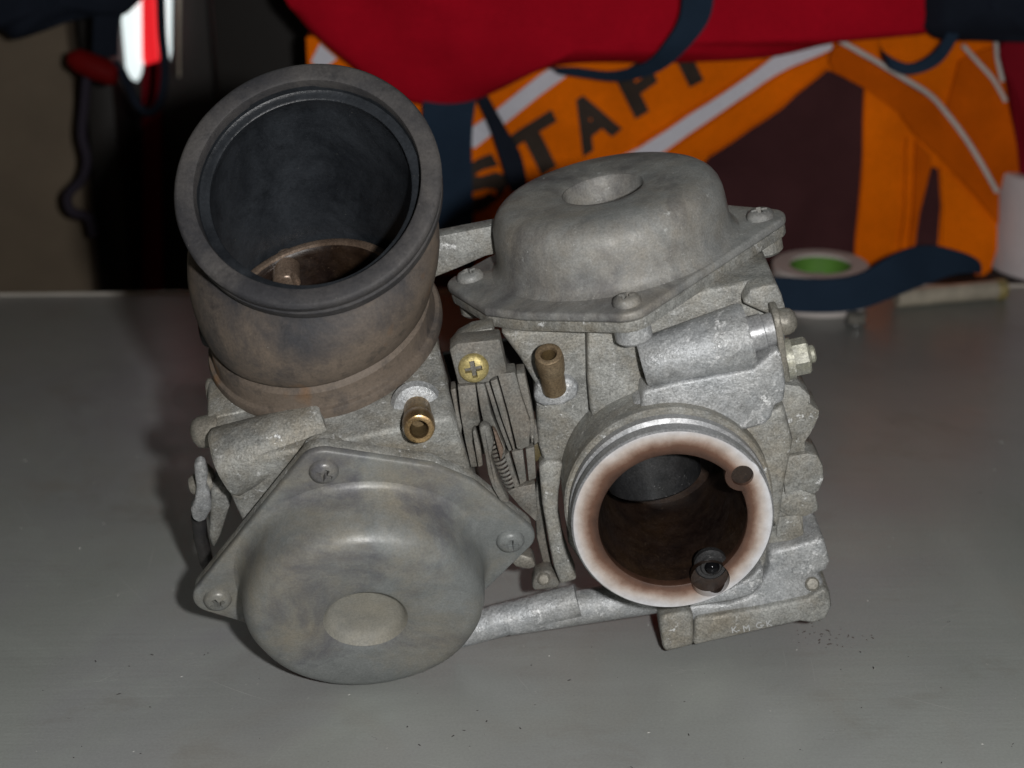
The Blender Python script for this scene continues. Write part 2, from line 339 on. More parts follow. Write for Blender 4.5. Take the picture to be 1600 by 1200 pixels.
def screw_bm(c, n, r=3.6, h=2.1, ang=.4, hint=None):
    """pan head with a recessed cross"""
    bm = lathe(c, n, [(r*.96, -1.2), (r, 0), (r, h*.35), (r*.86, h*.75), (r*.6, h*.97), (0, h*1.02)], 32, hint=hint)
    u, v, a = basis(n, hint); u2 = math.cos(ang)*u+math.sin(ang)*v; v2 = np.cross(a, u2); cs = []
    for d, e in ((u2, v2), (v2, u2)):
        q = [c+a*(-h*.25)+s1*d*r*.58+s2*e*r*.17 for s1, s2 in ((-1, -1), (1, -1), (1, 1), (-1, 1))]
        cs.append(prism_pts(q, [x+a*h*1.6 for x in q], 0))
    bmesh.ops.holes_fill(bm, edges=[e for e in bm.edges if e.is_boundary])
    return cut(bm, *cs)
def cover(fr, mat, seed, smat):
    """diaphragm cover: lobed flange, round dome with a dished hole in its crown, three screws"""
    s = 38.9
    circ = [(-s, 0, 6.4), (s, 0, 6.4), (0, 0, 33.0)] + ([(0, -s, 6.4), (-25, -30.3, 1.2), (-34.5, -22.3, 1.2)] if fr is RF else [(0, s, 6.4), (25, 31.3, 1.2), (33.5, 22.3, 1.2)])
    fl = lprism(fr, 2, -3.4, hull2(circ), 2.4, .8, 3)
    n = fr.B[2]
    dp = 7.0 if fr is RF else 3.4
    prof = [(33.4, -1.15), (32.5, -.6), (31.8, .3), (31.2, 1.8), (31.0, 4), (30.8, 8.0), (30.55, 10.6), (30.0, 12.5), (29.0, 14.1), (27.5, 15.3), (25.4, 16.0), (20, 16.2), (13, 16.0), (11.3, 15.85), (10.7, 15.6)]
    
    dm = lathe(fr.o, n, prof, 96, hint=fr.B[1])
    bm = join(fl, dm)
    # lobe pads under the screws
    pads = [(-s, 0), (s, 0), (0, -s if fr is RF else s)]
    for v in bm.verts:
        p = np.array(v.co)-fr.o; h = p@n
        if h > 1: v.co += Vector(n)*(.25*noise.noise(v.co*.045+Vector((seed, 0, 0))))+Vector(unit(p-h*n))*(.3*noise.noise(v.co*.06+Vector((0, seed, 0)))) if np.linalg.norm(p-h*n) > 1 else Vector((0, 0, 0))
    c = obj('diaphragm_cover', bm, mat, CB, 32)
    obj('dish_floor', lathe(fr.w(V(0, 0, 16-dp)), n, [(10.72, dp-.39), (10.25, dp-1.0), (9.9, dp*.45), (9.2, dp*.17), (8.0, .02), (6.5, -.12), (4, -.25), (0, -.3)], 72), DISH if fr is LF else COVER2, c)
    for k, (x, y) in enumerate(pads):
        obj('screw', screw_bm(fr.w(V(x, y, -.95)), n, ang=.5+1.1*k), smat, c)
    # body-side flange under the cover, a hair smaller, leaves the joint line
    f2 = lprism(fr, 2, -6.4, hull2([(x, y, max(r-.5, .6)) for x, y, r in circ]), 2.95, .5, 2)
    obj('body_flange', f2, ALU, CB)
    return c
cl = cover(LF, COVER, 3.0, COVER); cl['label'] = 'smooth grey cover facing the front'
cr_ = cover(RF, COVER2, 11.0, COVER2); cr_['label'] = 'dusty grey cover facing up'
# bosses below the flange screws of the upright barrel
for x, y in ((0, -38.9), (-38.9, 0), (38.9, 0)):
    obj('screw_boss', cyl(RF.w(V(x, y, -11.0)), RZ, 4.6, 5, .8, 28), ALU2 if y else ALU, CB)
obj('screw_boss', cyl(LF.w(V(0, 37.6, -10)), LD, 5.4, 4.0, .6, 28), ALU, CB)

# ---- upright barrel: body
TC = V(.25, -55.0, -54.0)             # centre of the inlet face, local
bore = lambda r, y0, y1: cyl(RF.w(V(TC[0], y0, TC[2])), RY, r, y1-y0, 0, 72)
body = prism(RF, 1, -28, [(775, 492), (1004, 508), (1013, 470), (1190, 430), (1212, 440), (1216, 520), (1222, 600), (1222, 700), (1212, 850), (1190, 905), (1100, 930), (1000, 940), (925, 905), (888, 850), (880, 740), (890, 722), (848, 720), (840, 690), (836, 600), (812, 560)], 46, 1.2, 3, -6.3)
body = cut(body, bore(19.4, -80, -14))
obj('carburettor_body', rough_up(body, .25, .12), ALU, CB, 30)
# raised panel with the vertical ridge above the nipple
obj('body_ridge', prism(RF, 1, -33, [(917, 512), (1004, 512), (1014, 640), (1010, 690), (940, 690), (922, 640), (918, 590)], 6, .9, 3, -6.3), ALU, CB)
obj('body_step', prism(RF, 1, -42, [(1004, 612), (1060, 598), (1176, 578), (1213, 545), (1222, 552), (1228, 600), (1225, 628), (1211, 634), (1206, 652), (1196, 664), (1100, 690), (1040, 680), (1000, 645)], 14, 1.6, 3), ALU2, CB)
obj('body_lower_step', prism(RF, 1, -39.5, [(1090, 668), (1196, 648), (1225, 632), (1240, 690), (1226, 760), (1216, 830), (1196, 800), (1170, 720), (1100, 690)], 12, 1.4, 3), ALU, CB)
# choke plunger housing, slightly tapered, with collar, lever plate and its fixings
a0 = RF.w(RF.at(1003, 568, 1, -37)); a1 = RF.w(RF.at(1171, 523, 1, -37)); ax = unit(a1-a0); L = np.linalg.norm(a1-a0)
obj('choke_housing', rough_up(lathe(a0, ax, [(0, 0), (5.6, 0), (6.1, .6), (8.35, L-1), (7.7, L), (0, L)], 56), .15, .2), ALU2, CB, 40)
obj('choke_collar', lathe(a1-ax, ax, [(0, 0), (4.5, 0), (4.5, 4.6), (4.05, 4.8), (4.05, 8.6), (3.6, 9), (0, 9)], 36), MACH, CB)
def xplate(fr, px, y0, x0, thick, pts, mat, name='lever', b=.4):
    """a plate lying across the shaft: pts are (depth offset, height) pairs round a sighted centre"""
    c = fr.at(px[0], px[1], 1, y0); A = [V(c[0]+x0, c[1]+u, c[2]+v) for u, v in pts]
    return obj(name, prism_pts([fr.w(p) for p in A], [fr.w(p+V(thick, 0, 0)) for p in A], b), mat, CB)
lv = [(5*math.cos(k*math.pi/8), 6.0+4.6*math.sin(k*math.pi/8)) for k in range(0, 9)] + [(-4.6, -4), (-3.4, -9.6), (0, -11.2), (3.2, -9.8), (4.4, -4)]
xplate(RF, (1216, 535), -37, -.6, 1.7, lv, STEEL, 'choke_lever')
b0 = RF.w(RF.at(1222, 503, 1, -38)); obj('rivet_head', lathe(b0, RX, [(0, -2), (3.4, -2), (3.4, 1), (3.0, 2.4), (1.8, 3.4), (0, 3.7)], 32), STEEL, CB)
b1 = RF.w(RF.at(1233, 560, 1, -37)); obj('hex_bolt', join(lathe(b1, RX, [(0, -1), (5.3, -1), (5.3, .8), (0, .8)], 36), lathe(b1+RX*.8, RX, [(0, 0), (4.5, 0), (4.7, .4), (4.7, 3.6), (4.2, 4.1), (0, 4.2)], 6), cyl(b1+RX*4.9, RX, 2.3, 1.6, .4, 20)), cast_metal('grey_nut', (.30,.30,.26), (.42,.42,.37), (.36,.34,.20), (.7,.7,.65), .5, .62, metal=.3, rough=.45, bmp=.3), CB, 25)
obj('body_upper_corner', prism(RF, 1, -33, [(1160, 474), (1172, 452), (1200, 440), (1214, 444), (1222, 462), (1228, 484), (1220, 490), (1200, 492)], 30, 2.2, 3, -6.3), ALU, CB)
obj('choke_back_plate', prism(RF, 1, -30, [(1185, 555), (1212, 540), (1228, 560), (1242, 585), (1238, 604), (1205, 612)], 5, .6), ALU, CB)
# ragged cast lugs down the right flank
obj('cast_lug', rough_up(prism(RF, 1, -32.4, [(1200, 640), (1222, 600), (1250, 604), (1266, 617), (1268, 626), (1264, 630), (1281, 642), (1280, 652), (1268, 678), (1258, 692), (1260, 700), (1250, 706), (1228, 712), (1214, 700)], 12, .6, 2), .35, .25), ALU, CB)
obj('cast_lug', rough_up(prism(RF, 1, -33.2, [(1220, 716), (1262, 708), (1278, 712), (1286, 728), (1288, 748), (1280, 768), (1268, 772), (1250, 766), (1226, 776)], 11, .6, 2), .35, .25, 2), ALU, CB)
obj('cast_lug', rough_up(prism(RF, 1, -32.2, [(1218, 770), (1252, 764), (1276, 774), (1279, 798), (1258, 808), (1230, 806), (1218, 800)], 9, .6, 2), .35, .25, 4), ALU, CB)
obj('cast_lug', rough_up(prism(RF, 1, -32.0, [(1215, 808), (1250, 804), (1257, 836), (1236, 844), (1212, 840)], 9, .5, 2), .25, .25, 5), ALU, CB)
obj('flank_web', rough_up(prism(RF, 1, -31.5, [(1200, 606), (1248, 603), (1266, 618), (1266, 630), (1279, 645), (1273, 668), (1257, 692), (1259, 704), (1278, 713), (1286, 745), (1276, 770), (1272, 774), (1277, 797), (1255, 806), (1256, 836), (1236, 846), (1200, 850)], 14, .5, 2), .25, .2), ALU, CB)
# inlet spigot: grooved tube, stained flat face
sp = [(20.0, 30), (24.6, 30), (24.6, 9.4), (25.25, 8.8), (25.25, 6.4), (24.2, 5.8), (24.2, 4.4), (25.15, 3.8), (25.15, .7), (24.7, .12)]
fc = RF.w(TC)
obj('spigot', lathe(fc, RY, sp, 120), MACH, CB, 30)
obj('spigot_collar', rough_up(lathe(fc, RY, [(24.0, 9.8), (25.9, 9.8), (26.4, 10.4), (26.4, 30), (24.0, 30)], 96, closed=True), .15, .15), ALU, CB, 30)
FACE = stain_mat(fc, RY, 18.4, 25.0, V(0, 430, 0))
def ringface():
    bm = lathe(fc, RY, [(24.72, .1), (24.6, 0), (18.9, 0), (18.55, .15), (18.4, .6), (18.6, 3), (24.0, 3)], 120, closed=True)
    h1 = RF.at(1160, 743, 1, TC[1]); h2 = RF.at(1110, 906, 1, TC[1])
    lobe = cyl(RF.w(h1+V(0, -.03, 0)), RY, 4.3, 3.4, .1, 40)
    bm = cut(bm, cyl(RF.w(h1+V(0, -2, 0)), RY, 4.25, 8, 0, 40), cyl(RF.w(h2+V(0, -2, 0)), RY, 4.9, 8, 0, 40), )
    bm = join(bm, cut(lobe, cyl(RF.w(h1+V(0, -2, 0)), RY, 2.75, 8, 0, 36)))
    return bm, h1, h2
rb, h1, h2 = ringface()
sf = obj('spigot_face', rb, FACE, CB, 25)
obj('air_passage', lathe(RF.w(h1), RY, [(2.85, .1), (2.8, 1.1), (0, 1.2)], 32), RUSTB, CB)
obj('jet_recess', lathe(RF.w(h2), RY, [(4.95, .2), (4.9, 2.6), (0, 2.9)], 40), RUSTB, CB)
# bore, its floor and the slide
obj('bore', lathe(RF.w(V(TC[0], TC[1], TC[2])), RY, [(19.9, 2.6), (18.6, 2.9), (18.2, 5), (17.0, 12), (16.6, 40), (0, 40.2)], 96), RUSTB, CB)
obj('slide', cyl(RF.w(V(TC[0]-2.4, TC[1]+27, TC[2]-1.6)), RZ, 12.6, 21, .8, 64), SLIDE, CB)
jn = RF.at(1111, 884, 1, TC[1]+2.0)
obj('jet_tube', join(cyl(RF.w(jn+V(0, 2.6, 0)), -RY, 4.2, 2.6, .5, 40), cyl(RF.w(jn+V(0, 1, 0)), -RY, 2.9, 1.5, .4, 32)), SLIDE, CB)
obj('jet_ball', lathe(RF.w(jn+V(.15, -.2, -.2)), -RY, [(2.0*math.sin(a*math.pi/12), -2.0*math.cos(a*math.pi/12)) for a in range(13)], 28), plain('black_steel_ball', (.012,.012,.014), .12, .6), CB)
# machined rim where the spigot meets the body
obj('spigot_boss', prism(RF, 1, -40.5, [(985, 640), (1000, 624), (1050, 616), (1085, 622), (1100, 640), (1090, 664), (1000, 668)], 8, 2.2, 4), ALU2, CB)

# ---- float bowl
zb = RF.at(1089, 1009, 1, -32.0)
bowl = prism(RF, 1, -35, [(1086, 968), (1191, 951), (1262, 936), (1286, 918), (1297, 924), (1300, 948), (1292, 968), (1272, 975), (1250, 972), (1083, 1010)], 52, 1.5, 3)
obj('float_bowl', rough_up(bowl, .15, .15), ALU, CB, 30)
ledge = prism(RF, 1, -33.0, [(1058, 962), (1075, 946), (1140, 944), (1180, 930), (1200, 890), (1202, 862), (1288, 841), (1297, 878), (1292, 893), (1276, 898), (1290, 912), (1268, 938), (1191, 954), (1086, 972)], 48, 1.6, 3)
obj('bowl_ledge', rough_up(ledge, .2, .12, 7), ALU2, CB, 30)
obj('bowl_gasket_lip', prism(RF, 1, -38.6, [(1076, 936), (1130, 926), (1172, 905), (1186, 888), (1194, 892), (1192, 912), (1176, 930), (1140, 940), (1078, 950)], 8, 1.2, 3), ALU2, CB)
obj('bowl_nub', rough_up(prism(RF, 1, -36.5, [(1030, 968), (1040, 961), (1074, 955), (1084, 962), (1084, 1009), (1040, 1020), (1035, 1010)], 20, 1.6, 3), .15, .2), ALU, CB, 30)
bs_ = RF.w(RF.at(1269, 912, 1, -33.6)); obj('bowl_pin', lathe(bs_, -RY+.5*RZ, [(0, -2), (1.9, -2), (1.9, .6), (1.4, 1.2), (0, 1.4)], 24), STEEL, CB)
# link bar under the throat and the bent arm on the flank
q0 = RF.w(RF.at(705, 989, 1, -28)); q1 = RF.w(RF.at(905, 937, 1, -28)); q2 = RF.w(RF.at(1062, 925, 1, -24))
bar = join(tube([q0, q0+(q1-q0)*.99], 4.55, 24), tube([q0+(q1-q0)*.44, q2], 4.75, 24))
obj('link_bar', bar, ALU2, CB, 50)
obj('bent_arm', prism(RF, 1, -30, [(842, 730), (850, 722), (876, 720), (880, 728), (873, 770), (872, 800), (880, 846), (890, 878), (902, 906), (876, 914), (866, 888), (858, 850), (847, 786)], 8, 2.2, 3), ALU, CB, 45)
obj('arm_foot', prism(RF, 1, -27, [(831, 916), (836, 900), (850, 892), (862, 893), (876, 912), (872, 920), (834, 924)], 6, 1.6, 3), LINKM, CB)
pf = RF.w(RF.at(850, 904, 1, -27.2)); obj('arm_pin', lathe(pf, -RY+.35*RZ, [(0, -1), (1.7, -1), (1.7, .8), (1.2, 1.3), (0, 1.4)], 20), STEEL, CB)
obj('dark_arm', prism(RF, 1, -22, [(835, 775), (842, 740), (856, 850), (864, 890), (858, 896), (848, 880), (838, 840)], 5, .8), LINKM, CB)

# nipples
def nipple(base, d, r=3.4, L=11, bead=True, mat=BRASS, collar=None):
    pr = [(0, 0), (r*.92, 0), (r*.92, L*.52), (r*1.02, L*.54), (r*1.0, L*.60), (r*1.06, L*.64), (r*1.08, L*.86), (r*.98, L-.15), (r*.9, L), (r*.64, L), (r*.57, L-.6), (r*.56, L-6.5)]
    o = obj('vacuum_nipple', lathe(base, d, pr, 40), mat, CB, 40)
    obj('nipple_bore', lathe(base, d, [(r*.555, L-.9), (r*.5, L-4), (r*.5, L-6.4), (0, L-6.4)], 32), NBORE, o, 40)
    return o
nb = RF.w(RF.at(866, 607, 1, -30.4)); nt_ = RF.w(RF.at(857, 554, 1, -37))
o = nipple(nb, nt_-nb, 3.4, np.linalg.norm(nt_-nb)+.4, mat=BRASSD)
obj('nipple_boss', prism(RF, 1, -30.5, [(833, 618), (840, 600), (848, 592), (890, 590), (905, 604), (902, 622), (880, 634), (850, 636), (836, 630)], 6, 1.6, 3), ALU2, CB)

# ---- throttle linkage between the barrels
def lk(name, pts, y, d, mat=LINKM, b=.35): return obj(name, prism(RF, 1, y, pts, d, b), mat, CB)
lk('screw_block', [(702, 546), (714, 537), (781, 530), (793, 582), (768, 592), (764, 598), (716, 601)], -42, 7, LINKM, .5)
lk('screw_block_back', [(706, 543), (716, 530), (738, 518), (770, 512), (777, 545), (715, 552)], -35.5, 7, ALU, .6)
sc_ = RF.w(RF.at(740, 574, 1, -42)); obj('bracket_screw', screw_bm(sc_, -RY+.12*RZ, 3.75, 1.8, .2), YZINC, CB)
for pts, y, d in (([(704, 609), (712, 607), (716, 640), (722, 668), (719, 695), (714, 660)], -38, 5),
                  ([(715, 604), (743, 601), (747, 640), (751, 664), (742, 667), (738, 690), (747, 729), (736, 731), (727, 690), (720, 650)], -39.5, 6),
                  ([(744, 601), (757, 600), (768, 648), (790, 702), (786, 712), (772, 668), (756, 664), (751, 640)], -40.8, 5),
                  ([(758, 599), (764, 597), (781, 650), (800, 704), (795, 706), (775, 655)], -38.8, 6),
                  ([(766, 596), (777, 592), (792, 645), (805, 702), (802, 705), (784, 655)], -41.2, 4),
                  ([(777, 584), (805, 582), (815, 620), (829, 660), (827, 697), (814, 703), (808, 702), (794, 645)], -42, 6),
                  ([(807, 584), (820, 583), (830, 630), (836, 664), (833, 694), (830, 690), (816, 625)], -39.6, 6),
                  ([(831, 666), (838, 664), (842, 690), (835, 697)], -38, 4)): lk('link_plate', pts, y, d, LINKM, .3)
lk('curved_link', [(738, 675), (743, 670), (751, 700), (755, 728), (747, 731)], -42, 3, LINKM, .4)
lk('curved_link', [(748, 668), (757, 664), (766, 668), (772, 690), (768, 715), (778, 748), (797, 786), (782, 786), (770, 765), (762, 742), (758, 715)], -44.5, 3.5, LINKM, .8)
lk('curved_link', [(769, 668), (776, 676), (787, 704), (783, 722), (777, 700)], -42.5, 3, RUSTY, .5)
for pts, y in (([(788, 712), (795, 706), (803, 735), (812, 760), (804, 764)], -38), ([(799, 706), (817, 703), (823, 752), (813, 758)], -39.2), ([(821, 702), (835, 698), (838, 748), (826, 752)], -36.8)): lk('rear_link', pts, y, 6)
lk('cable_quadrant', [(792, 768), (806, 762), (836, 756), (840, 800), (838, 816), (812, 792)], -33, 3)
lk('olive_guide', [(824, 700), (846, 690), (850, 716), (834, 724)], -25, 6, OLIVE, .5)
obj('link_shaft', cyl(RF.w(RF.at(712, 690, 1, -24)), RX, 4.6, 20, .4, 28), LINKM, CB)
def coil(p0, p1, r, wire, turns, name):
    ax_ = unit(p1-p0); u_, v_, _ = basis(ax_); n_s = int(turns*14)
    obj(name, tube([p0+(p1-p0)*k/n_s+r*(math.cos(k*2*math.pi/14)*u_+math.sin(k*2*math.pi/14)*v_) for k in range(n_s+1)], wire, 6), LINKM, CB, 60)
coil(RF.w(RF.at(758, 666, 1, -38)), RF.w(RF.at(800, 756, 1, -36)), 1.7, .40, 15, 'return_spring')
coil(RF.w(RF.at(712, 640, 1, -30)), RF.w(RF.at(728, 716, 1, -30)), 2.6, .45, 8, 'return_spring')
obj('cable_clip', prism(RF, 1, -20, [(800, 880), (812, 866), (832, 872), (838, 886), (826, 890), (806, 886)], 6, .6), STEEL, CB)
obj('gap_shade_backing', prism(RF, 1, 8, [(670, 560), (840, 520), (840, 640), (770, 700), (700, 720)], 3, .6), BLACKP, CB)  # backing coloured black for the shade in the gap between the barrels
obj('synchro_arm', prism(RF, 1, 4, [(668, 372), (751, 356), (800, 346), (800, 392), (759, 401), (720, 418), (680, 434), (668, 436)], 6, .8), ALU, CB)

# ---- leaning barrel: body
def lbore(r, y0, y1): return cyl(LF.w(V(BC[0], y0, BC[2])), LA, r, y1-y0, 0, 72)
BC = LF.at(502, 503, 1, 44.0)
body = lprism(LF, 1, 39.5, [(-24, -58), (28.5, -58), (30.3, -45), (33.3, -9), (-27, -9), (-29, -30)], -62, 1.6, 3)
body = cut(body, lbore(23, 10, 80))
obj('carburettor_body', rough_up(body, .25, .12, 3), ALU, CB, 30)
obj('barrel_neck', lathe(LF.w(V(BC[0], 36, BC[2])), LA, [(27.5, -4), (27.5, 3), (26.2, 4.5), (24, 4.5), (24, -4)], 96, closed=True), ALU, CB)
c0 = LF.w(LF.at(512, 660, 1, 37)); c1 = LF.w(LF.at(348, 724, 1, 33.5)); cx = unit(c1-c0); cL = np.linalg.norm(c1-c0)
obj('choke_housing', rough_up(lathe(c0, cx, [(0, 0), (5.6, 0), (6.2, .6), (9.3, cL-1.2), (8.6, cL), (0, cL)], 56), .15, .2, 4), ALU, CB, 40)
obj('body_step', rough_up(prism(LF, 2, -26, [(322, 652), (340, 640), (346, 622), (378, 616), (440, 622), (520, 640), (500, 664), (330, 690), (324, 684)], -14, 1.2, 3, None, 39.9), .2, .2), ALU, CB)
d0 = LF.w(LF.at(322, 674, 2, -26)); obj('side_bolt', lathe(d0, -LX, [(0, -4), (4.2, -4), (4.2, 1.2), (3.7, 2.6), (2.2, 3.6), (0, 3.9)], 32), STEEL, CB)
d1 = LF.w(LF.at(342, 607, 2, -40)); obj('side_screw', lathe(d1, -LX+.2*LA, [(0, -6), (1.7, -6), (1.7, 0), (2.9, 0), (2.9, 2.6), (2.3, 3.2), (0, 3.3)], 24), STEEL, CB)
d2 = LF.w(LF.at(326, 518, 2, -62)); obj('side_knob', lathe(d2, -LX, [(0, -8), (3.9, -8), (4.2, 1), (3.7, 1.8), (0, 2)], 32), BLACKP, CB)
obj('choke_lever', rough_up(prism(LF, 2, -20, [(303, 728), (312, 722), (321, 726), (325, 742), (322, 760), (328, 775), (331, 796), (322, 814), (310, 818), (301, 812), (298, 798), (304, 784), (307, 764), (304, 744)], -3, 1.1, 3), .15, .3), ALU2, CB, 50)
obj('choke_fork', prism(LF, 2, -24, [(322, 732), (334, 744), (342, 776), (347, 806), (338, 806), (328, 800), (320, 770)], -3, .9, 3), STEEL, CB, 50)
e0 = LF.w(LF.at(312, 756, 2, -25)); obj('rivet_head', lathe(e0, -LX, [(0, -4), (2.9, -4), (2.9, 1.2), (2.2, 2.4), (0, 2.8)], 28), STEEL, CB)
obj('cable_stub', tube([LF.w(LF.at(x, y, 2, -27)) for x, y in ((310, 806), (314, 840), (322, 876), (338, 905))], 2.0, 12), BLACKP, CB, 60)
obj('side_bracket', prism(LF, 2, -20, [(330, 770), (352, 760), (364, 778), (345, 838), (334, 860), (326, 840)], -8, 1, 3), ALU, CB)
n0 = LF.w(LF.at(652, 638, 1, 38.4)); n1 = LF.w(LF.at(655, 671, 2, -3.0))
obj('nipple_seat', lathe(n0-unit(n1-n0)*2, n1-n0, [(0, 0), (6.6, 0), (5.8, 1.7), (4.2, 2.5), (0, 2.6)], 36), ALU2, CB)
nipple(n0, n1-n0, 3.7, np.linalg.norm(n1-n0))

# ---- rubber boot: bent sleeve from the throat ring to the tilted mouth
RC = V(0, 0, 0)
def cam_pt(px, py, z): return CAM_O + z*(_f + _r*(px-800)/F_PX + _d*(py-600)/F_PX)
rim_c = cam_pt(479, 284, 432.0)
rim_n = unit(-_f*.93 + _r*-.075 - _d*.33)
bas_c = LF.w(V(BC[0], 41.0, BC[2]))
bas_n = LA
tang0 = bas_n; 
def boot_frame(s):
    """centre and normal along the bend, s = 0 at the throat ring, 1 at the mouth"""
    p0, p1 = bas_c, rim_c; Lb = np.linalg.norm(p1-p0)
    m0 = bas_n*Lb*1.0; m1 = rim_n*Lb*.75
    h = lambda s: (2*s**3-3*s**2+1)*p0+(s**3-2*s**2+s)*m0+(-2*s**3+3*s**2)*p1+(s**3-s**2)*m1
    n = unit((1-s)*bas_n+s*rim_n)
    return h(s), n
def loft(sec, seg=112):
    """sec: (s, radius, push along the normal)"""
    bm = bmesh.new(); rings = []
    for s, r, push in sec:
        c, n = boot_frame(min(max(s, 0), 1)); c = c+n*push; u = unit(LX-(LX@n)*n); v = np.cross(n, u)
        rings.append([bm.verts.new(Vector(c+r*(math.cos(2*math.pi*k/seg)*u+math.sin(2*math.pi*k/seg)*v))) for k in range(seg)])
    for A, B in zip(rings[:-1], rings[1:]):
        for k in range(seg): bm.faces.new((A[k], B[k], B[(k+1) % seg], A[(k+1) % seg]))
    return bm
outer = [(0, 26, -2), (0, 30.6, -2), (0, 31.3, -1.4), (0, 31.4, .4), (0, 31.0, 1.2), (0, 30.0, 1.5), (.055, 29.7, 0), (.15, 29.5, 0), (.163, 28.9, 0), (.178, 28.3, 0), (.193, 28.7, 0), (.21, 29.7, 0), (.235, 30.4, 0), (.30, 31.4, 0), (.38, 32.2, 0), (.46, 32.5, 0), (.53, 32.2, 0), (.59, 31.3, 0), (.64, 30.0, 0), (.66, 29.3, 0), (.70, 28.4, 0), (.75, 27.4, 0), (.80, 27.0, 0), (.85, 27.3, 0), (.88, 28.4, 0)]
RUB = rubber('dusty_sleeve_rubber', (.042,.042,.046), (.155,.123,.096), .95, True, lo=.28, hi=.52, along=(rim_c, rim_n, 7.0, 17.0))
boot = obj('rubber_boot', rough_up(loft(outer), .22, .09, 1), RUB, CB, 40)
rim = [(k, r*1.02, p) for k, r, p in [(.84, 27.0, 0), (1, 30.6, -8.4), (1, 31.5, -8.1), (1, 31.7, -7.2), (1, 31.7, -5.0), (1, 31.1, -4.5), (1, 31.1, -3.7), (1, 31.8, -3.2), (1, 31.9, -2.2), (1, 32.1, -.9), (1, 31.6, -.2), (1, 31.0, 0), (1, 27.9, 0), (1, 27.3, -.25), (1, 27.1, -.8), (1, 26.9, -3.2)]]
obj('boot_rim', rough_up(loft(rim, 128), .12, .1, 5), RUBR, boot, 45)
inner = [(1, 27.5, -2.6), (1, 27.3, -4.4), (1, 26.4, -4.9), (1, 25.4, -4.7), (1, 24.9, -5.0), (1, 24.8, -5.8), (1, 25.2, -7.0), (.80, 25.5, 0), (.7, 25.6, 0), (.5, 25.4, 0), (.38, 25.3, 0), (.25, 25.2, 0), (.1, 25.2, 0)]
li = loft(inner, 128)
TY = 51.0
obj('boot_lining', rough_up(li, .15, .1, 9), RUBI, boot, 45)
thr = lathe(LF.w(V(BC[0], TY, BC[2])), LA, [(25.6, -2.2), (25.3, -.9), (24.6, -.3), (24.2, .2), (23.6, .6), (22.4, .5), (21.8, 0), (21.2, -1.5), (20.9, -26), (0, -26.2)], 96)
obj('throat', thr, RUSTB, CB, 30)
obj('throat_ring', lathe(LF.w(V(BC[0], TY+.2, BC[2])), LA, [(24.3, -.6), (24.2, .3), (23.4, .75), (22.2, .6), (21.9, 0), (22.2, -.6)], 96, closed=True), POST, CB)
pa = LF.at(447, 384, 1, TY-3.6); pw = LF.w(pa)
post = lathe(pw, LD, [(0, -2), (3.7, -2), (3.7, 15.6), (3.4, 16.4), (2.6, 16.9), (0, 17.0)], 40)
ph = LF.at(462, 433, 1, TY-1.6)
obj('needle_post', cut(post, cyl(LF.w(ph+V(0, -3, 0)), LA, 1.25, 8, 0, 20)), POST, CB, 40)
obj('throttle_disc', cyl(LF.w(V(BC[0], 21.5, BC[2])), LA, 20.7, 1.4, .2, 64), cast_metal('dark_stained_disc', (.03,.014,.01), (.055,.027,.018), (.07,.035,.02), (.2,.13,.1), .5, .72, metal=.3, rough=.3), CB)

LETM = plain('worn_letter_edge', (.50,.51,.51), .5, .1)
# stamped letters on the bowl
def text_bm(s, size, ext, fr_o, u, v, n, bold=0.0, cs=1.0):
    cu = bpy.data.curves.new('t', 'FONT'); cu.body = s; cu.size = size; cu.extrude = ext; cu.offset = bold; cu.space_character = cs; cu.resolution_u = 3
    o = bpy.data.objects.new('t', cu); COL.objects.link(o); dg = bpy.context.evaluated_depsgraph_get(); ev = o.evaluated_get(dg); me = ev.to_mesh(); bm = bmesh.new(); bm.from_mesh(me); ev.to_mesh_clear()
    bpy.data.objects.remove(o); bpy.data.curves.remove(cu)
    for q in bm.verts: q.co = Vector(fr_o + q.co.x*u + q.co.y*v + q.co.z*n)
    return bm
for s, (px, py) in (('K', (1143, 989)), ('-', (1152, 988)), ('M', (1161, 987)), ('G', (1181, 982)), ('-', (1190, 980)), ('K', (1197, 979))):
    p = RF.w(RF.at(px, py, 1, -35.0)); u = unit(RX+.0*RZ); obj('stamped_letter', text_bm(s, 2.7, .22, p, u, np.cross(u, -RY)*-1 if False else RZ, -RY), LETM, CB, 0)

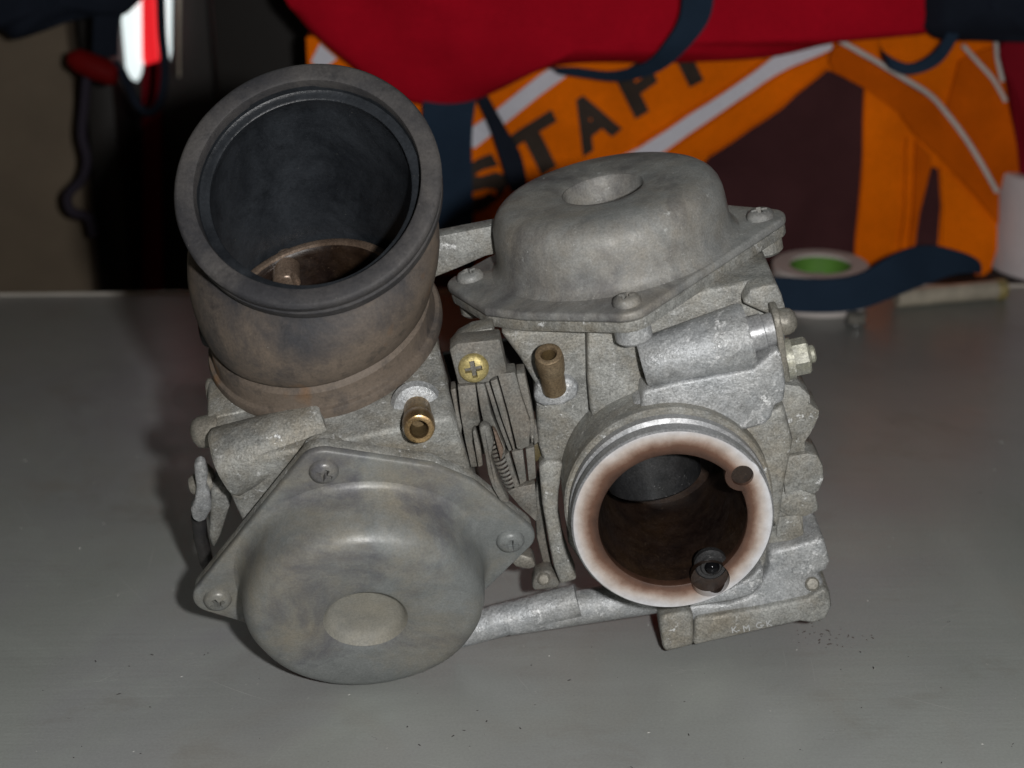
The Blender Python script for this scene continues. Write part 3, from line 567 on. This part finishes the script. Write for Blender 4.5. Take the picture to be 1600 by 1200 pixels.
# ============================================================ THINGS BEHIND
def wrinkle(x, z):
    a = 6.5*noise.noise(Vector((x*.022, z*.014, 3.1)))+3.4*noise.noise(Vector((x*.055, z*.042, 8.7)))
    return a+3.0*(.5-abs(noise.noise(Vector(((x+z)*.03, (x-1.4*z)*.012, 5.2)))))+1.1*noise.noise(Vector((x*.13, z*.10, 1.7)))
def sheet(pts, y, off, thick, wr=1.0, step=9.0, fr=WF, holes=None):
    """cloth panel: the outline met on the plane y, gridded, wrinkled, given a thickness; off brings it forward"""
    P = [fr.at(px, py, 1, y) for px, py in pts]
    bm = bmesh.new(); vs = [bm.verts.new((p[0], 0, p[2])) for p in P]; bm.faces.new(vs)
    x0, x1 = min(p[0] for p in P), max(p[0] for p in P); z0, z1 = min(p[2] for p in P), max(p[2] for p in P)
    k = x0+step*.53
    while k < x1: bmesh.ops.bisect_plane(bm, geom=bm.verts[:]+bm.edges[:]+bm.faces[:], plane_co=(k, 0, 0), plane_no=(1, 0, 0)); k += step
    k = z0+step*.53
    while k < z1: bmesh.ops.bisect_plane(bm, geom=bm.verts[:]+bm.edges[:]+bm.faces[:], plane_co=(0, 0, k), plane_no=(0, 0, 1)); k += step
    for q in bm.verts: q.co.y = y-off+wr*wrinkle(q.co.x, q.co.z)
    r = bmesh.ops.extrude_face_region(bm, geom=bm.faces[:])
    for q in [g for g in r['geom'] if isinstance(g, bmesh.types.BMVert)]: q.co.y += thick
    return bm
YB = 752.0
def onbag(P): return [p+V(0, wrinkle(p[0], p[2]), 0) for p in smoothcurve(P)]
BAG = empty('hi_vis_bag', (90, 780, 0), 'orange workwear bag with grey stripes, black STAFF lettering and dark mesh pocket behind the carburettors', 'bag')
obj('bag_body', sheet([(478, 60), (900, -40), (1310, 40), (1560, 60), (1596, 300), (1540, 428), (1330, 440), (700, 470), (500, 470)], YB, 0, 95, 1.0, 6), ORANGE, BAG, 50)
obj('grey_stripe', sheet([(728, 222), (735, 198), (858, 108), (900, 106), (742, 228)], YB, 1.2, 1.0), GREYST, BAG, 50)
obj('grey_stripe', sheet([(486, 96), (500, 68), (526, 92), (516, 100), (500, 110)], YB, 1.2, 1.0), GREYST, BAG, 50)
obj('grey_stripe', sheet([(960, 250), (1000, 233), (1216, 86), (1297, 63), (1300, 74), (1190, 129), (1042, 234), (1010, 256)], YB, 1.2, 1.0), GREYST, BAG, 50)
def seam(pts, off=2.2): return obj('seam', tube(onbag([WF.w(WF.at(x, y, 1, YB-off)) for x, y in pts]), .42, 6), ORANGE2, BAG, 60)
seam([(1292, 104), (1225, 162), (1108, 244)]); seam([(1350, 134), (1345, 270), (1335, 405)], 3.2); seam([(1416, 215), (1414, 300), (1409, 395)], 4.6); seam([(1303, 78), (1190, 136), (1044, 240)]); seam([(1212, 84), (998, 229)])
obj('mesh_pocket', sheet([(1060, 320), (1108, 248), (1225, 166), (1292, 108), (1349, 136), (1344, 300), (1333, 410), (1060, 420)], YB, 1.5, 1.2, 1.0, 5), MESHB, BAG, 50)
obj('orange_flap', sheet([(1296, 70), (1308, 62), (1350, 88), (1400, 118), (1450, 150), (1478, 178), (1515, 226), (1558, 300), (1556, 345), (1520, 300), (1460, 235), (1425, 205), (1398, 168), (1350, 134), (1297, 106), (1290, 90)], YB, 7, 2.2, 1.0, 5), ORANGE2, BAG, 50)
obj('pale_piping', tube(onbag([WF.w(WF.at(x, y, 1, YB-9)) for x, y in ((1310, 62), (1350, 84), (1400, 114), (1450, 146), (1482, 180), (1520, 232), (1560, 302))]), 1.15, 10), PIPING, BAG, 60)
obj('orange_panel', sheet([(1349, 136), (1375, 150), (1400, 172), (1426, 210), (1424, 300), (1418, 400), (1334, 412), (1345, 280)], YB, 2.6, 1.4, 1.0, 5), ORANGE, BAG, 50)
obj('orange_panel', sheet([(1428, 214), (1452, 240), (1446, 280), (1434, 330), (1430, 380), (1420, 395), (1424, 320)], YB, 4.2, 1.4, 1.0, 5), ORANGE2, BAG, 50)
obj('dark_gap', sheet([(1454, 258), (1464, 262), (1468, 320), (1464, 385), (1430, 390), (1432, 345), (1444, 300)], YB, 2.0, 1.0, 1.0, 5), MESHB, BAG, 50)  # dark sheet laid on the cloth for the shaded gap between panels
obj('orange_panel', sheet([(1466, 258), (1500, 292), (1540, 340), (1552, 356), (1530, 430), (1468, 385), (1470, 320)], YB, 4.0, 1.4, 1.0, 5), ORANGE, BAG, 50)
obj('orange_panel', sheet([(1480, 170), (1500, 96), (1560, 70), (1575, 150), (1596, 280), (1565, 300), (1520, 226)], YB, 3.2, 1.4, 1.0, 5), ORANGE2, BAG, 50)
obj('pale_piping', tube(onbag([WF.w(WF.at(x, y, 1, YB-5)) for x, y in ((1508, 74), (1530, 98), (1556, 128), (1576, 162))]), 1.0, 10), PIPING, BAG, 60)
obj('pale_piping', tube(onbag([WF.w(WF.at(x, y, 1, YB-5)) for x, y in ((1558, 62), (1563, 95), (1570, 130))]), 1.0, 10), PIPING, BAG, 60)
# lettering, printed on the cloth and lying on its wrinkles
def letter(s, px, py, tx, ty, hx, hy):
    """baseline start, direction of the baseline and of the upright, all sighted on the cloth"""
    o = WF.w(WF.at(px, py, 1, YB)); u = WF.w(WF.at(px+tx, py+ty, 1, YB))-o; v = WF.w(WF.at(px+hx, py+hy, 1, YB))-o
    bm = text_bm(s, 1.0, .002, V(0, 0, 0), V(1, 0, 0), V(0, 1, 0), V(0, 0, 1), .055)
    xs = [q.co.x for q in bm.verts]; ys = [q.co.y for q in bm.verts]; a0, a1, b0, b1 = min(xs), max(xs), min(ys), max(ys)
    bmesh.ops.subdivide_edges(bm, edges=[e for e in bm.edges if e.calc_length() > .2], cuts=2, use_grid_fill=True)
    for q in bm.verts:
        p = o+u*(q.co.x-a0)/(a1-a0)+v*(q.co.y-b0)/(b1-b0)
        q.co = Vector((p[0], YB-.25+wrinkle(p[0], p[2])-(.35 if q.co.z > 0 else 0), p[2]))
    return obj('letter', bm, LETTER, BAG, 0)
letter('S', 741, 342, 62, -42, -34, -70)
letter('T', 819, 294, 78, -50, -36, -72)
letter('A', 911, 246, 62, -42, -36, -72)
letter('F', 994, 190, 48, -33, -34, -70)
letter('F', 1078, 138, 48, -33, -34, -70)

# red bag lying over the orange one, pillowy
def pillow(pts, y, depth, bulge, seed, rings=22):
    """soft closed body: outline met on plane y, swelling forward by bulge and reaching back by depth"""
    P = [WF.at(px, py, 1, y) for px, py in smooth2(pts)]; n = len(P); c = sum(P)/n; bm = bmesh.new(); R = []
    for k in range(rings):
        f = 1-k/rings; s = math.sin((1-f)*math.pi/2)**.8
        R.append([bm.verts.new(Vector((c[0]+(p[0]-c[0])*f, y-bulge*s+8.0*min(1, 2.2*s)*noise.noise(Vector(((c[0]+(p[0]-c[0])*f)*.028, (c[2]+(p[2]-c[2])*f)*.018, seed)))+1.6*s*noise.noise(Vector(((c[0]+(p[0]-c[0])*f)*.07, (c[2]+(p[2]-c[2])*f)*.05, seed+4))), c[2]+(p[2]-c[2])*f))) for p in P])
    back = [bm.verts.new(Vector((p[0], y+depth, p[2]))) for p in P]
    for A, B in zip(R[:-1], R[1:]):
        for i in range(n): bm.faces.new((A[i], B[i], B[(i+1) % n], A[(i+1) % n]))
    m = bm.verts.new(Vector((c[0], y-bulge, c[2])))
    for i in range(n): bm.faces.new((R[-1][i], m, R[-1][(i+1) % n])); bm.faces.new((R[0][i], back[i], back[(i+1) % n], R[0][(i+1) % n]))
    bm.faces.new(back); return bm
def smooth2(pts, n=5):
    P = [V(*p) for p in pts]; out = []
    for i in range(len(P)):
        p0, p1, p2, p3 = P[i-1], P[i], P[(i+1) % len(P)], P[(i+2) % len(P)]
        for k in range(n):
            t = k/n; out.append(tuple(.5*((2*p1)+(-p0+p2)*t+(2*p0-5*p1+4*p2-p3)*t*t+(-p0+3*p1-3*p2+p3)*t**3)))
    return out
RB = empty('red_bag', (60, 770, 150), 'plain red soft bag with navy webbing, lying across the top of the orange bag', 'bag')
obj('bag_body', pillow([(430, -160), (440, -20), (470, 30), (500, 62), (545, 100), (600, 142), (650, 162), (712, 165), (770, 146), (840, 112), (910, 98), (1050, 98), (1200, 90), (1300, 68), (1400, 58), (1455, 50), (1500, 20), (1520, -160)], YB-14, 120, 17, 2.2), RED, RB, 60)
def ribbon(name, up, lo, y, thick, mat, parent, n=6):
    """webbing seen on its flat: upper and lower edges sighted on planes y (a list gives the depth along it)"""
    ys = y if hasattr(y, '__len__') else [y]*len(up)
    A = smoothcurve([WF.w(WF.at(p[0], p[1], 1, q)) for p, q in zip(up, ys)], n); B = smoothcurve([WF.w(WF.at(p[0], p[1], 1, q)) for p, q in zip(lo, ys)], n)
    bm = bmesh.new(); rows = []
    for a, b in zip(A, B):
        rows.append([bm.verts.new(Vector(x)) for x in (a, b, b+V(0, thick, 0), a+V(0, thick, 0))])
    for r, s in zip(rows[:-1], rows[1:]):
        for k in range(4): bm.faces.new((r[k], s[k], s[(k+1) % 4], r[(k+1) % 4]))
    bm.faces.new(rows[0]); bm.faces.new(rows[-1][::-1])
    return obj(name, bm, mat, parent, 40)
ribbon('webbing_strap', [(1066, -60), (1064, 20), (1040, 66), (1008, 98), (955, 112), (900, 106), (862, 106)], [(1116, -60), (1112, 20), (1078, 72), (1030, 112), (970, 127), (915, 122), (875, 116)], [708, 706, 707, 716, 726, 732, 736], 1.6, NAVY, RB)
ribbon('webbing_strap', [(662, 150), (660, 200), (664, 280), (668, 420)], [(745, 150), (738, 205), (738, 280), (742, 420)], [736, 738, 740, 741], 1.8, NAVY, RB)
ribbon('webbing_strap', [(742, 150), (765, 200), (782, 250), (798, 300)], [(762, 150), (790, 200), (815, 245), (826, 300)], [737, 739, 741, 743], 1.5, NAVYD, RB)
obj('navy_end', pillow([(1452, -150), (1446, 20), (1444, 44), (1470, 62), (1530, 64), (1600, 66), (1680, 60), (1700, -150)], YB-17, 60, 9, 4.4), NAVYD, RB, 60)
ribbon('webbing_loop', [(1372, 62), (1385, 84), (1420, 100), (1455, 86), (1478, 56), (1486, 20)], [(1376, 72), (1388, 104), (1424, 117), (1468, 100), (1496, 60), (1506, 20)], [734, 727, 724, 724, 728, 733], 1.6, NAVY, RB)
obj('red_side', pillow([(1566, 70), (1640, 60), (1650, 300), (1602, 296), (1590, 220), (1576, 140)], YB-4, 40, 5, 6.6), REDD, RB, 60)

# roll of tape on the table, strap over it, rod, little bolt and paper roll
TP = WF.at(1282, 412, 2, 17); tc = V(TP[0], TP[1], 0)
tp = empty('tape_roll', tc, 'pale flat roll of tape with green core print, lying behind the right carburettor', 'tape roll')
obj('tape_winding', lathe(tc, V(0, 0, 1), [(19.6, .6), (20, .1), (20, 16.6), (19.6, 17), (13.2, 17), (12.8, 16.6), (12.8, .1)], 72, closed=True), PAPER, tp)
obj('cardboard_core', lathe(tc, V(0, 0, 1), [(12.7, .2), (12.7, 15.9), (12.3, 15.6), (12.0, .2)], 60, closed=True), GREEN, tp)
obj('core_label', prism_pts([tc+V(x, y, 9.0) for x, y in ((-3.2, 11.0), (3.6, 11.0), (3.0, -9), (-3.4, -9))], [tc+V(x, y, 9.5) for x, y in ((-3.2, 11.0), (3.6, 11.0), (3.0, -9), (-3.4, -9))], .1), WHITEP, tp)
obj('core_disc', lathe(tc, V(0, 0, 1), [(11.9, 6), (11.9, 8.6), (0, 8.6)], 40), GREEN, tp)
st = ribbon('navy_strap', [(1190, 438), (1216, 434), (1290, 437), (1345, 428), (1398, 398), (1448, 384), (1500, 394), (1530, 408), (1534, 424)], [(1190, 484), (1216, 486), (1290, 489), (1345, 483), (1398, 464), (1448, 444), (1488, 430), (1522, 426), (1530, 430)], [684, 685, 686.5, 688, 692, 700, 706, 710, 713], 1.6, NAVY, None)
tag(st, 'loose navy webbing strap end curling over the tape roll and metal rod', 'strap')
r0 = WF.at(1400, 466, 2, 4); r1 = WF.at(1566, 452, 2, 4); rd = empty('metal_rod', V(r0[0], r0[1], 0), 'worn pale metal rod with a capped end, lying at the back edge of the table', 'rod')
dr = unit(r1-r0); obj('rod_shaft', cyl(r0, dr, 4.0, np.linalg.norm(r1-r0), .5, 24), OLDROD, rd)
obj('end_cap', lathe(r1-dr*3, dr, [(0, 0), (4.4, 0), (4.5, .4), (4.5, 3.6), (4.0, 4.2), (0, 4.3)], 24), YZINC, rd)
n_ = WF.at(1337, 508, 2, 0); bt = empty('small_bolt', n_, 'tiny loose bolt standing on the table in front of the tape roll', 'bolt')
obj('bolt_head', lathe(n_+V(0, 0, 1.6), V(0, 0, 1), [(0, 0), (3.6, 0), (3.9, .4), (3.9, 3.0), (3.2, 3.6), (0, 3.7)], 6), STEEL, bt, 25)
obj('bolt_washer', cyl(n_+V(0, 0, 1.0), V(0, 0, 1), 4.6, .8, .15, 24), CHROME, bt)
obj('bolt_shank', cyl(n_, V(0, 0, 1), 1.5, 2.2, .2, 16), MACH, bt)
p0 = WF.at(1562, 436, 2, 0); pr = 30.0; pc_ = V(p0[0]+pr, p0[1]+20, 0)
pr_ = empty('paper_roll', pc_, 'white upright paper roll at the right edge beside the orange bag', 'paper roll')
obj('roll_winding', lathe(pc_, V(0, 0, 1), [(pr-.6, 0), (pr, .6), (pr, 43.5), (pr-.8, 44.2), (9.4, 44.2), (9.0, 43.4), (9.0, 0)], 72, closed=True), WHITEP, pr_)
obj('core_tube', lathe(pc_, V(0, 0, 1), [(8.9, 0), (8.9, 43.9), (7.6, 43.9), (7.6, 0)], 40, closed=True), BEIGE, pr_)

# left background: board, dark cabinet with added white and red glow strips, hanging straps
bb = lprism(WF, 1, 860, [(-420, -200), (-212, -200), (-212, 290), (-420, 290)], 20, 1)
tag(obj('beige_board', bb, BEIGE, None, origin=None), 'plain beige board standing behind the table at the left edge', 'board')
CBN = empty('dark_cabinet', (-140, 900, -200), 'dark brown cabinet with added white and red glow strips for bright daylight, behind the rubber boot', 'cabinet')
obj('cabinet_side', lprism(WF, 1, 880, [(-211, -200), (-197, -200), (-197, 290), (-211, 290)], 120, 1), DARKCAB, CBN)
obj('cabinet_door', lprism(WF, 1, 884, [(-146, -200), (60, -200), (60, 290), (-146, 290)], 100, 2), DARKCAB, CBN)
obj('cabinet_back', lprism(WF, 1, 930, [(-197, -200), (-146, -200), (-146, 290), (-197, 290)], 40, 0), DARKCAB, CBN)
def slab(name, pts, y, d, mat): return obj(name, prism(WF, 1, y, pts, d, .3), mat, CBN)
slab('white_glow_strip', [(184, -60), (222, -60), (222, 110), (214, 128), (204, 122), (186, 84)], 915, 4, GLOWW)  # glow added for blown-out daylight; no lit glass here
slab('red_glow_strip', [(221, -60), (243, -60), (247, 96), (238, 106), (226, 104), (222, 90)], 912, 4, GLOWR)  # red part of the bright strip, brightened by added glow
slab('white_glow_strip', [(256, -60), (268, -60), (266, 84), (262, 100), (257, 60)], 915, 4, GLOWW)
slab('red_post', [(222, 104), (250, 96), (254, 470), (222, 470)], 909, 6, REDD)  # same red strip continued below the glow in a darker red
slab('steel_trim', [(276, -60), (282, -60), (281, 120), (278, 122)], 880, 3, OLDROD)
HG = empty('hanging_strap', (-180, 800, 120), 'dark navy strap with red buckle hanging at the top left corner', 'strap')
obj('dark_cloth', pillow([(-60, -120), (-60, 40), (0, 48), (22, 62), (60, 52), (110, 34), (160, 24), (200, 20), (226, -30), (240, -120)], 800, 20, 10, 1.4), NAVYD, HG, 60)
ribbon('strap_webbing', [(148, -10), (146, 40), (144, 90)], [(202, -10), (186, 40), (184, 88)], [795, 800, 806], 2, NAVYD, HG)
obj('red_buckle', tube([WF.w(WF.at(x, y, 1, 800)) for x, y in ((108, 92), (122, 94), (150, 106), (176, 116), (184, 118))], [3.2, 5.4, 5.8, 5.4, 4.0], 20), fabric('red_plastic', (.13,.004,.004), .6), HG, 60)
obj('hanging_cord', tube(smoothcurve([WF.w(WF.at(x, y, 1, 806)) for x, y in ((136, 116), (132, 160), (128, 210), (136, 250), (128, 280), (106, 306), (112, 330), (138, 340), (146, 368))]), 2.3, 10), LAVENDER, HG, 60)
obj('hanging_cord', tube(smoothcurve([WF.w(WF.at(x, y, 1, 800)) for x, y in ((178, 96), (190, 112), (202, 136), (214, 162), (232, 176), (250, 160), (258, 110), (253, 50), (250, -30))]), 2.0, 10), NAVYD, HG, 60)

# grit and flecks on the table: one uncountable scatter
def grit(name, n, box, sz, mat, seed, gauss=False):
    rnd = random.Random(seed); bm = bmesh.new()
    for _ in range(n):
        x = rnd.uniform(box[0], box[1]); y = rnd.uniform(box[2], box[3])
        if gauss: x = rnd.gauss((box[0]+box[1])/2, (box[1]-box[0])*.27); y = rnd.gauss((box[2]+box[3])/2, (box[3]-box[2])*.2)
        s = sz*rnd.uniform(.4, 1.5); a = rnd.uniform(0, 6.28); e = rnd.uniform(1, 3.2)
        vs = []
        for k in range(5):
            q = a+k*1.2566; dx = s*e*.5*math.cos(q-a); dy = s*.4*math.sin(q-a)
            vs.append((x+dx*math.cos(a)-dy*math.sin(a), y+dx*math.sin(a)+dy*math.cos(a)))
        b = [bm.verts.new((p[0], p[1], .005)) for p in vs]; tp_ = bm.verts.new((x, y, .05+s*.35)); bm.faces.new(b[::-1])
        for k in range(5): bm.faces.new((b[k], b[(k+1) % 5], tp_))
    return tag(obj(name, bm, mat, None, 0), kind='stuff')
def scratches(name, n, mat, seed):
    rnd = random.Random(seed); bm = bmesh.new()
    spots = [(rnd.uniform(-200, 200), rnd.uniform(300, 620), rnd.uniform(-3.1, 3.1), rnd.uniform(4, 38), 1) for _ in range(n)]
    for cx, cy in ((285, 1030), (430, 1040), (1050, 1050), (160, 1060)):               # scuffed patches: short strokes side by side
        c = WF.at(cx, cy, 2, 0); a = rnd.uniform(-.3, .5)
        spots += [(c[0]+rnd.gauss(0, 2.2), c[1]+rnd.gauss(0, 1.6), a+rnd.gauss(0, .25), rnd.uniform(1.5, 5), 1.5) for _ in range(9)]
    for x, y, a, L_, wd in spots:
        k = rnd.uniform(-.012, .012); h = wd*rnd.uniform(.035, .10); prev = None; m = 7
        for i in range(m+1):
            t = i/m; b = a+k*L_*t; x += math.cos(b)*L_/m; y += math.sin(b)*L_/m; hh = h*math.sin(math.pi*min(max(t, .04), .96))
            q = [bm.verts.new((x-math.sin(b)*e*hh, y+math.cos(b)*e*hh, .012)) for e in (-1, 1)]
            if prev: bm.faces.new((prev[0], q[0], q[1], prev[1]))
            prev = q
    return tag(obj(name, bm, mat, None, 0), kind='stuff')
scratches('table_scratches', 70, plain('bare_scratch', (.46,.47,.45), .45, .2), 12)
grit('pale_grit', 130, (-190, 190, 300, 600), .30, plain('pale_flecks', (.45,.45,.42), .8), 3)
grit('dark_grit', 130, (-120, 190, 300, 430), .38, plain('dark_flecks', (.035,.03,.028), .8), 4)
OC = WF.at(1292, 992, 2, 0)
grit('oil_crumbs', 38, (OC[0]-9, OC[0]+9, OC[1]-7, OC[1]+7), .42, plain('oily_crumbs', (.05,.03,.022), .6), 5, True)
